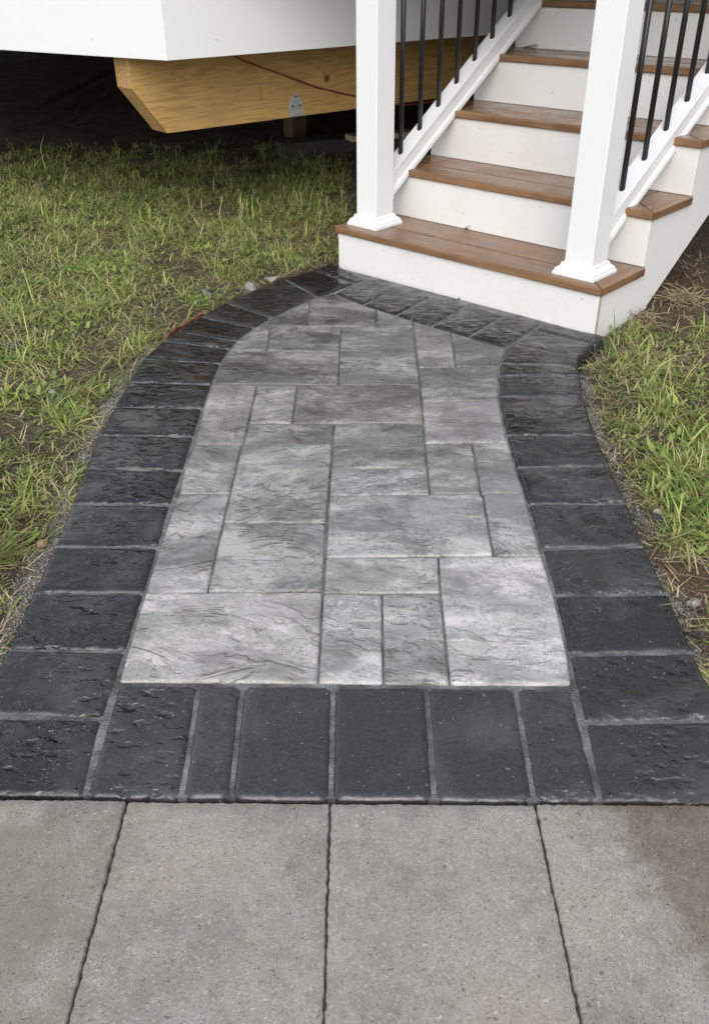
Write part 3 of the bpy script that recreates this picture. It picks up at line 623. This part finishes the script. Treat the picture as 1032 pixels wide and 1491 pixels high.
# deck post standing in the dark behind
def post_at(x, y, s, z1, mat, label):
    o = boxobj('support_post', (x-s/2, y-s/2, -0.05), (x+s/2, y+s/2, z1), mat, None, 0.003, 1)
    return o
pb = empty('support_post', (-0.40, 6.75, -0.05)); pb.rotation_euler = (0, 0, 0.6)
tag(pb, 'wooden deck post in the dark under the yellow beam', 'post')
boxobj('shaft', (-.06, -.06, 0), (.06, .06, ZD), simple('dim_post_wood', (0.09, 0.055, 0.025), 0.7, var=0.25, scale=12), pb, 0.003, 1)  # shaft colour lowered to let the post fade into the dark
boxobj('post_bracket', (-.20, -.068, .22), (-.061, -.062, .48), GALV, pb)
# scrap lumber on the ground under the deck
def plank(p, q, w, h, z, mat, label):
    p, q = Vector(p), Vector(q); d = q-p; L = d.length; r = empty('lumber_plank', (p.x, p.y, z), math.atan2(d.y, d.x))
    bm = bmesh.new(); box(bm, (0, -w/2, 0), (L, w/2, h), 0.003, 1); bmobj('board', bm, mat, r)
    tag(r, label, 'plank'); return r
plank((-0.47, 6.02), (1.15, 6.62), 0.14, 0.09, -0.01, OLDWOOD, 'grey weathered timber lying on the ground under the deck')
plank((-0.02, 6.02), (1.2, 6.50), 0.12, 0.035, 0.082, NEWWOOD, 'pale cut board resting on the grey timber under the deck')
cr = boxobj('storage_crate', (-1.10, 7.35, -0.02), (-0.60, 7.75, 0.36), MAROON, None, 0.02, 2)
tag(cr, 'dark maroon box barely visible in the shade under the deck', 'box')

# ------------------------------------------------------------------ house behind the deck
hp, hq = st_xy(-14.5, vdk+3.0), st_xy(6.0, vdk+3.0)
house = empty('house', (hp.x, hp.y, 0)); tag(house, 'house wall with grey foundation behind the deck', 'house')  # unseen siding and foundation toned dark to dim stone reflections and under-deck space
wall_part('foundation', hp, hq, 0.25, -0.1, ZD+0.05, FOUND, house, hp)
dh = (hq-hp).normalized(); nh = Vector((-dh.y, dh.x))
for i in range(24):
    z = ZD+0.06+i*0.15
    wall_part('siding_board', hp+nh*0.02, hq+nh*0.02, 0.02, z, z+0.148, SIDING, house, hp, 0.004)

# ------------------------------------------------------------------ wooden edging strip at the back left of the walkway
def edging(ed, th, base, mat, label, sd):
    bm = bmesh.new(); prev = None; pts = []
    for (x0, y0), (x1, y1) in zip(ed, ed[1:]):
        for j in range(6): pts.append((x0+(x1-x0)*j/6, y0+(y1-y0)*j/6))
    pts.append(ed[-1])
    for i, (x, y) in enumerate(pts):
        a = Vector(pts[max(0, i-1)]); b = Vector(pts[min(len(pts)-1, i+1)]); d = (b-a).normalized(); n = Vector((-d.y, d.x))
        e = min(1, min(i, len(pts)-1-i)/4)
        zt = base-0.03*(1-e)+0.014*mnoise.noise(Vector((x*22, y*22, sd))); w = th*(0.7+0.5*mnoise.noise(Vector((x*30, y*30, sd+4))))
        ring = [bm.verts.new((x+n.x*k, y+n.y*k, z)) for k, z in ((0.003, -0.09), (0.003, zt), (0.003+w*.6, zt+0.002), (0.003+w, zt-0.006), (0.006+w, -0.09))]
        if prev:
            for k in range(5): bm.faces.new((prev[k], prev[(k+1) % 5], ring[(k+1) % 5], ring[k]))
        else: bm.faces.new(ring)
        prev = ring
    bm.faces.new(prev[::-1])
    tag(bmobj('edging_strip', bm, mat), label, 'edging')
edging([(-0.648, 2.86), (-0.622, 2.93), (-0.560, 3.075), (-0.522, 3.15)], 0.020, -0.008, RUST, 'rusty orange edging strip beside the curved left border', 3.0)
edging([(-0.36, 3.405), (-0.282, 3.50), (-0.172, 3.607), (-0.112, 3.70)], 0.026, -0.010, simple('dark_bark', (0.055, 0.030, 0.018), 0.8, var=0.5, scale=40), 'dark brown wood edging at the back corner next to the stairs', 9.0)

# ------------------------------------------------------------------ loose rocks
def rock(x, y, size, mat, label, flat=0.6, seed=0, lift=0.0):
    rr = random.Random(seed); bm = bmesh.new(); bmesh.ops.create_icosphere(bm, subdivisions=2, radius=1.0)
    for v in bm.verts:
        k = 1+0.45*mnoise.noise(v.co*1.3+Vector((seed*3.1, 0, 0)))
        v.co = Vector((v.co.x*size[0], v.co.y*size[1], v.co.z*size[2]))*k
    z = float(ground_z(np.array([x]), np.array([y]))[0])+size[2]*0.35+lift
    o = bmobj('rock', bm, mat, None, smooth=False, loc=(x, y, z)); o.rotation_euler = (rr.uniform(-.3, .3), rr.uniform(-.3, .3), rr.uniform(0, 6))
    return tag(o, label, 'rock')
rock(-1.127, 2.771, (.032, .024, .016), ROCKM, 'black stone chip in the grass at the far left edge', seed=1)
rock(-0.885, 2.406, (.030, .022, .015), ROCKM, 'black stone chip in the grass beside the left gravel edge', seed=2)
rock(-0.905, 2.43, (.012, .010, .007), ROCKP, 'small pale lump standing for the highlight on the black chip left of the path', seed=3, lift=.018)  # pale lump modelled in place of the chip's bright glint
rock(-0.575, 3.385, (.034, .026, .022), ROCKM, 'dark grey rock in the grass behind the curved border', seed=4)
rock(0.716, 1.745, (.018, .016, .012), ROCKM, 'dark stone in the right lawn beside the gravel edge', seed=5)
rock(0.712, 1.752, (.010, .008, .006), ROCKP, 'white pebble at the right gravel edge', seed=6, lift=.014)
rock(0.698, 1.430, (.016, .012, .009), ROCKP, 'pale pebble near the right edge of the photo in the grass', seed=7)
rock(0.668, 1.322, (.026, .011, .007), ROCKM, 'flat slate chip lying on the gravel right of the border', seed=8, lift=.012)
rock(-0.712, 1.665, (.014, .012, .010), ROCKR, 'reddish stone on the soil left of the charcoal border', seed=9, lift=.006)
rock(-0.315, 3.565, (.050, .026, .014), simple('pale_flat_stone', (.20, .18, .15), .7, var=.3), 'long pale stone fragment behind the curved border', seed=10, lift=.012)
rock(-0.405, 3.43, (.028, .022, .022), simple('grey_chip', (.17, .17, .165), .7, var=.3), 'grey wedge of broken paver behind the curved border', seed=11, lift=.012)
rock(-0.645, 1.46, (.016, .013, .010), ROCKP, 'pale pebble on the soil at the lower left of the path', seed=12)

# ------------------------------------------------------------------ gravel, grass and straw
def colored(name, V, F, C, mat, label, cat):
    me = bpy.data.meshes.new(name)
    nv, nf = len(V), len(F); k = F.shape[1]
    me.vertices.add(nv); me.vertices.foreach_set('co', V.astype(np.float32).ravel())
    me.loops.add(nf*k); me.loops.foreach_set('vertex_index', F.astype(np.int32).ravel())
    me.polygons.add(nf); me.polygons.foreach_set('loop_start', np.arange(0, nf*k, k, dtype=np.int32))
    me.update(calc_edges=True)
    at = me.attributes.new('col', 'FLOAT_COLOR', 'POINT')
    at.data.foreach_set('color', np.concatenate([C, np.ones((nv, 1))], 1).astype(np.float32).ravel())
    me.materials.append(mat); me.validate()
    o = link(bpy.data.objects.new(name, me))
    return tag(o, label, cat, kind='stuff')
GZ_nx, GZ_ny = gx, gy
def gz_fast(x, y):
    i = np.clip(np.searchsorted(gx, x)-1, 0, nx-2); j = np.clip(np.searchsorted(gy, y)-1, 0, ny-2)
    fx = (x-gx[i])/(gx[i+1]-gx[i]); fy_ = (y-gy[j])/(gy[j+1]-gy[j])
    return (ZZ[j, i]*(1-fx)+ZZ[j, i+1]*fx)*(1-fy_)+(ZZ[j+1, i]*(1-fx)+ZZ[j+1, i+1]*fx)*fy_
STAIR_POLY = [tuple(st_xy(*q)) for q in ((-.0, -.02), (W+.02, -.02), (W+.02, .45), (-.0, .45))]
def free(x, y, gap):
    d = np.minimum(seg_dist(x, y, OUT_L), seg_dist(x, y, OUT_R))
    ok = ~inside(x, y, OUTLINE) & (d > gap) & (y > 0.93) & ~inside(x, y, STAIR_POLY)
    return ok, d
vnoise = lambda x, y, s, z: np.array([mnoise.fractal(Vector((a*s, b*s, z)), 1.0, 2.0, 2) for a, b in zip(x, y)])

# gravel: along both edges of the path, and crumbs of soil in the lawn
def gravel():
    P = []
    for line, num in ((OUT_L[:13], 36000), (OUT_R[2:], 20000)):
        p = np.array(line); L = np.hypot(*np.diff(p, axis=0).T); k = RNG.choice(len(L), num, p=L/L.sum()); t = RNG.random(num)[:, None]
        q = p[k]*(1-t)+p[k+1]*t
        P.append(q+np.stack([np.sign(q[:, 0])*np.abs(RNG.normal(0, .045, num)), RNG.normal(0, .01, num)], 1))
    P = np.concatenate(P); x, y = P[:, 0], P[:, 1]; n1 = len(x)
    ok, d = free(x, y, 0.002)
    wid = np.where(x < 0, 0.070, 0.050) + 0.04*vnoise(x, y, 6, 2.0)
    keep = ok & (RNG.random(n1) < np.clip(1.3-d/wid, 0, 1))
    x, y = x[keep], y[keep]
    s = RNG.uniform(0.0009, 0.0024, len(x)) * (1+1.3*(RNG.random(len(x)) < 0.04))
    g = RNG.uniform(0.09, 0.30, len(x)); C = np.stack([g*1.04, g, g*0.92], 1)
    m2 = 26000; x2 = RNG.uniform(-2.3, 1.6, m2); y2 = RNG.uniform(0.95, 5.5, m2)
    ok2, _ = free(x2, y2, 0.0); x2, y2 = x2[ok2], y2[ok2]
    s2 = RNG.uniform(0.002, 0.007, len(x2)); g2 = RNG.uniform(0.015, 0.10, len(x2)); C2 = np.stack([g2*1.15, g2*0.95, g2*0.72], 1)
    x = np.r_[x, x2]; y = np.r_[y, y2]; s = np.r_[s, s2]; C = np.r_[C, C2]; n = len(x)
    z = gz_fast(x, y)+s*0.3
    base = np.array([[1, 0, 0], [0, 1, 0], [-1, 0, 0], [0, -1, 0], [0, 0, .75], [0, 0, -.75]], float)
    V = base[None]*s[:, None, None]*RNG.uniform(0.65, 1.35, (n, 6, 1))
    th = RNG.uniform(0, 6.28, n); c, s_ = np.cos(th)[:, None], np.sin(th)[:, None]
    Vx = V[..., 0]*c-V[..., 1]*s_; Vy = V[..., 0]*s_+V[..., 1]*c
    V = np.stack([Vx+x[:, None], Vy+y[:, None], V[..., 2]+z[:, None]], -1).reshape(-1, 3)
    F0 = np.array([[0, 1, 4], [1, 2, 4], [2, 3, 4], [3, 0, 4], [1, 0, 5], [2, 1, 5], [3, 2, 5], [0, 3, 5]])
    F = (F0[None]+6*np.arange(n)[:, None, None]).reshape(-1, 3)
    colored('gravel', V, F, np.repeat(C, 6, 0), GRAV, 'fine grey gravel and soil crumbs along both edges of the walkway', 'gravel')
gravel()

def blades(x, y, az, lean, L, wd, bend, C, flat=None):
    """tapered curved blades, 7 vertices and 5 triangles each"""
    n = len(x); z = gz_fast(x, y)-0.004
    if flat is not None: z = z+flat
    d = np.stack([np.cos(az), np.sin(az)], 1); s = np.stack([-np.sin(az), np.cos(az)], 1)
    ts = [0, 0.4, 0.75, 1.0]; ws = [1.0, 0.9, 0.55, 0.0]
    V = []
    for t, w in zip(ts, ws):
        ang = lean+bend*t
        hx = L*t*np.sin(np.clip(lean+bend*t*0.6, -2, 2)); hzz = np.maximum(L*t*np.cos(np.clip(lean+bend*t*0.6, -2, 1.75)), -0.004+0*L)
        c = np.stack([x+d[:, 0]*hx, y+d[:, 1]*hx, z+hzz], 1)
        if w > 0:
            o = np.concatenate([s*(wd*w/2)[:, None], np.zeros((n, 1))], 1)
            V += [c-o, c+o]
        else: V.append(c)
    V = np.stack(V, 1).reshape(-1, 3)
    F0 = np.array([[0, 1, 3], [0, 3, 2], [2, 3, 5], [2, 5, 4], [4, 5, 6]])
    F = (F0[None]+7*np.arange(n)[:, None, None]).reshape(-1, 3)
    sh = np.array([0.85, 0.85, 1, 1, 1.05, 1.05, 1.1])
    CC = np.clip(C[:, None, :]*sh[None, :, None], 0, 1).reshape(-1, 3)
    return V, F, CC
def lawn_mask(x, y, gap):
    ok, d = free(x, y, gap)
    left = (x < 0.0) | (y > 3.9)
    ok &= ~((x > 0.95) & (y > 2.95) & (x+0.9*(y-2.95) > 1.02))         # bare soil beside and under the stairs
    ok &= ~((y > 3.75) & (x > -0.02) )
    return ok, d
def grass():
    nc = 48000
    cx = RNG.uniform(-3.0, 2.4, nc); cy = RNG.uniform(0.95, 6.6, nc)
    ok, d = lawn_mask(cx, cy, 0.03)
    pn = vnoise(cx, cy, 2.2, 7.0); pn2 = vnoise(cx, cy, 7.0, 17.0)
    dens = np.clip(0.80+0.9*pn+1.0*pn2, 0.12, 1)
    dens *= np.clip((d-0.02)/0.09, 0.10, 1)
    dens *= np.clip((6.5-cy)/1.2, 0, 1)
    vis = (np.abs(cx) < 0.45*cy+0.75)
    k = ok & vis & (RNG.random(nc) < dens)
    cx, cy, d, pn = cx[k], cy[k], d[k], pn[k]; m = len(cx)
    per = RNG.integers(9, 26, m); idx = np.repeat(np.arange(m), per); n = len(idx)
    rad = RNG.uniform(0.012, 0.05, m)[idx]; a = RNG.uniform(0, 6.283, n); rr = rad*np.sqrt(RNG.random(n))
    x = cx[idx]+rr*np.cos(a); y = cy[idx]+rr*np.sin(a)
    mainaz = RNG.uniform(0, 6.283, m)[idx]
    az = np.where(RNG.random(n) < 0.55, a+RNG.normal(0, .5, n), mainaz+RNG.normal(0, .6, n))
    L = np.clip(RNG.lognormal(math.log(0.039), 0.45, n), 0.015, 0.12)*RNG.uniform(0.75, 1.3, m)[idx]*np.clip(1+1.1*vnoise(cx, cy, 5.0, 77.0), 0.5, 1.7)[idx]
    lean = np.abs(RNG.normal(1.0, 0.42, n)); bend = np.abs(RNG.normal(1.15, 0.6, n))
    wd = np.clip(RNG.lognormal(math.log(0.0030), 0.42, n), 0.0012, 0.008)*RNG.uniform(0.7, 1.5, m)[idx]
    hue = np.clip(RNG.normal(0.42, 0.26, m)[idx]+RNG.normal(0, .18, n), 0, 1)[:, None]
    g0 = np.array([0.125, 0.220, 0.050]); g1 = np.array([0.56, 0.60, 0.19])
    C = g0*(1-hue)+g1*hue
    yel = (RNG.random(n) < 0.20)[:, None]
    C = np.where(yel, np.array([0.46, 0.42, 0.20])*RNG.uniform(.7, 1.2, (n, 1)), C)
    ok2, _ = free(x, y, 0.004)
    sel = ok2
    sets = [blades(x[sel], y[sel], az[sel], lean[sel], L[sel], wd[sel], bend[sel], C[sel])]
    # long pale blades that hang over the soil at the lower left
    for (bx, by, kk) in ((-0.80, 1.60, 90), (-0.745, 1.72, 26), (-0.83, 1.78, 40)):
        x = bx+RNG.normal(0, .016, kk); y = by+RNG.normal(0, .02, kk)
        Cc = np.array([0.24, 0.25, 0.085])*RNG.uniform(.6, 1.25, (kk, 1))
        sets.append(blades(x, y, RNG.normal(-0.5, 0.9, kk), RNG.uniform(.35, .95, kk), RNG.uniform(.06, .125, kk), RNG.uniform(.002, .0036, kk), RNG.uniform(.5, 1.1, kk), Cc))
    # broad little leaves of clover and weeds
    nl = 36000; lx = RNG.uniform(-2.8, 2.2, nl); ly = RNG.uniform(0.95, 5.6, nl)
    okl, dl = lawn_mask(lx, ly, 0.05)
    pl_ = vnoise(lx, ly, 3.5, 31.0)
    kl = okl & (pl_ > 0.10) & (np.abs(lx) < 0.45*ly+0.7); lx, ly = lx[kl], ly[kl]; q = len(lx)
    hue = RNG.random((q, 1)); Cl = np.array([0.11, 0.185, 0.038])*(1-hue)+np.array([0.31, 0.39, 0.11])*hue
    sets.append(blades(lx, ly, RNG.uniform(0, 6.28, q), RNG.uniform(.8, 1.3, q), RNG.uniform(.010, .036, q), RNG.uniform(.006, .018, q), RNG.uniform(.0, .4, q), Cl, flat=RNG.uniform(.006, .034, q)))
    V, F, C, o = [], [], [], 0
    for v, f, c in sets: V.append(v); F.append(f+o); C.append(c); o += len(v)
    colored('grass', np.concatenate(V), np.concatenate(F), np.concatenate(C), GRASS, 'patchy green grass growing on both sides of the walkway', 'grass')
grass()
def straw():
    n = 84000; x = RNG.uniform(-3.0, 2.4, n); y = RNG.uniform(0.95, 5.8, n)
    ok, d = free(x, y, 0.012); pn = vnoise(x, y, 4.0, 51.0)
    k = ok & (RNG.random(n) < np.clip(0.55+0.8*pn, .1, 1)) & (np.abs(x) < 0.45*y+0.75) & ~((y > 3.75) & (x > -0.02))
    x, y = x[k], y[k]; n = len(x)
    C = np.array([0.52, 0.42, 0.24])*RNG.uniform(.35, 1.15, (n, 1))
    C = np.where((RNG.random(n) < 0.25)[:, None], np.array([0.15, 0.075, 0.035])*RNG.uniform(.6, 1.4, (n, 1)), C)
    S = [blades(x, y, RNG.uniform(0, 6.28, n), RNG.uniform(1.15, 1.55, n), RNG.uniform(.02, .085, n), RNG.uniform(.0010, .0030, n), RNG.uniform(-.15, .2, n), C, flat=RNG.uniform(.006, .036, n))]
    q = 900; lx = RNG.uniform(-2.2, 1.4, q); ly = RNG.uniform(1.0, 5.0, q); okl, _ = free(lx, ly, 0.01); lx, ly = lx[okl], ly[okl]; q = len(lx)
    Cl = np.array([0.20, 0.085, 0.035])*RNG.uniform(.5, 1.4, (q, 1))
    S.append(blades(lx, ly, RNG.uniform(0, 6.28, q), RNG.uniform(1.0, 1.5, q), RNG.uniform(.012, .03, q), RNG.uniform(.006, .014, q), RNG.uniform(.0, .4, q), Cl, flat=RNG.uniform(.006, .02, q)))
    V, F, C, o = [], [], [], 0
    for v, f, c in S: V.append(v); F.append(f+o); C.append(c); o += len(v)
    colored('dry_grass', np.concatenate(V), np.concatenate(F), np.concatenate(C), STRAW, 'pale straw and dead leaves scattered through the lawn', 'straw')
straw()
# dried weed beside the stairs
def weed(x, y, n, R, label, seed):
    rr = random.Random(seed); bm = bmesh.new(); z0 = float(gz_fast(np.array([x]), np.array([y]))[0])
    for i in range(n):
        a = rr.uniform(0, 2*PI); L = rr.uniform(.4, 1)*R; p = Vector((rr.gauss(0, R*.18), rr.gauss(0, R*.18), rr.uniform(.004, .03))); pts = [p.copy()]
        for j in range(5):
            a += rr.uniform(-.6, .6); p = p+Vector((math.cos(a)*L/5, math.sin(a)*L/5, rr.uniform(-.006, .010))); p.z = max(p.z, .003); pts.append(p.copy())
        tube(bm, pts, [0.0022, .002, .0018, .0016, .0013, .0008], 4)
    o = bmobj('dried_weed', bm, simple('dry_stem_%d' % seed, (0.25, 0.19, 0.105), 0.8, var=0.4, scale=30), None, loc=(x, y, z0))
    return tag(o, label, 'weed')
weed(1.235, 3.20, 60, 0.17, 'tangle of pale dried weed stems on bare soil right of the stairs', 1)
weed(1.05, 3.02, 40, 0.08, 'small tuft of straw beside the bottom edge of the stair side panel', 2)
# a few crumbs blown onto the treads
def twig(u, v, k, L, label, seed):
    rr = random.Random(seed); bm = bmesh.new()
    for i in range(3):
        a = rr.uniform(-.5, .5); tube(bm, [(rr.uniform(-.01, .01), 0, .003), (math.cos(a)*L*.5, math.sin(a)*L*.3, .006+i*.003), (math.cos(a)*L, math.sin(a)*L*.5, .004+i*.008)], 0.0012, 4)
    q = st2w @ Vector((u, v, H1+k*RISE)); o = bmobj('twig', bm, simple('twig_%d' % seed, (0.10, 0.08, 0.05), 0.8), None, loc=q); o.rotation_euler = (0, 0, YAW)
    return tag(o, label, 'twig')
twig(0.06, 4*RUN-0.02, 3, 0.07, 'dry twig lying at the back of the fourth tread', 1)
twig(0.42, RUN-0.015, 0, 0.03, 'tiny twig at the back of the bottom tread', 2)
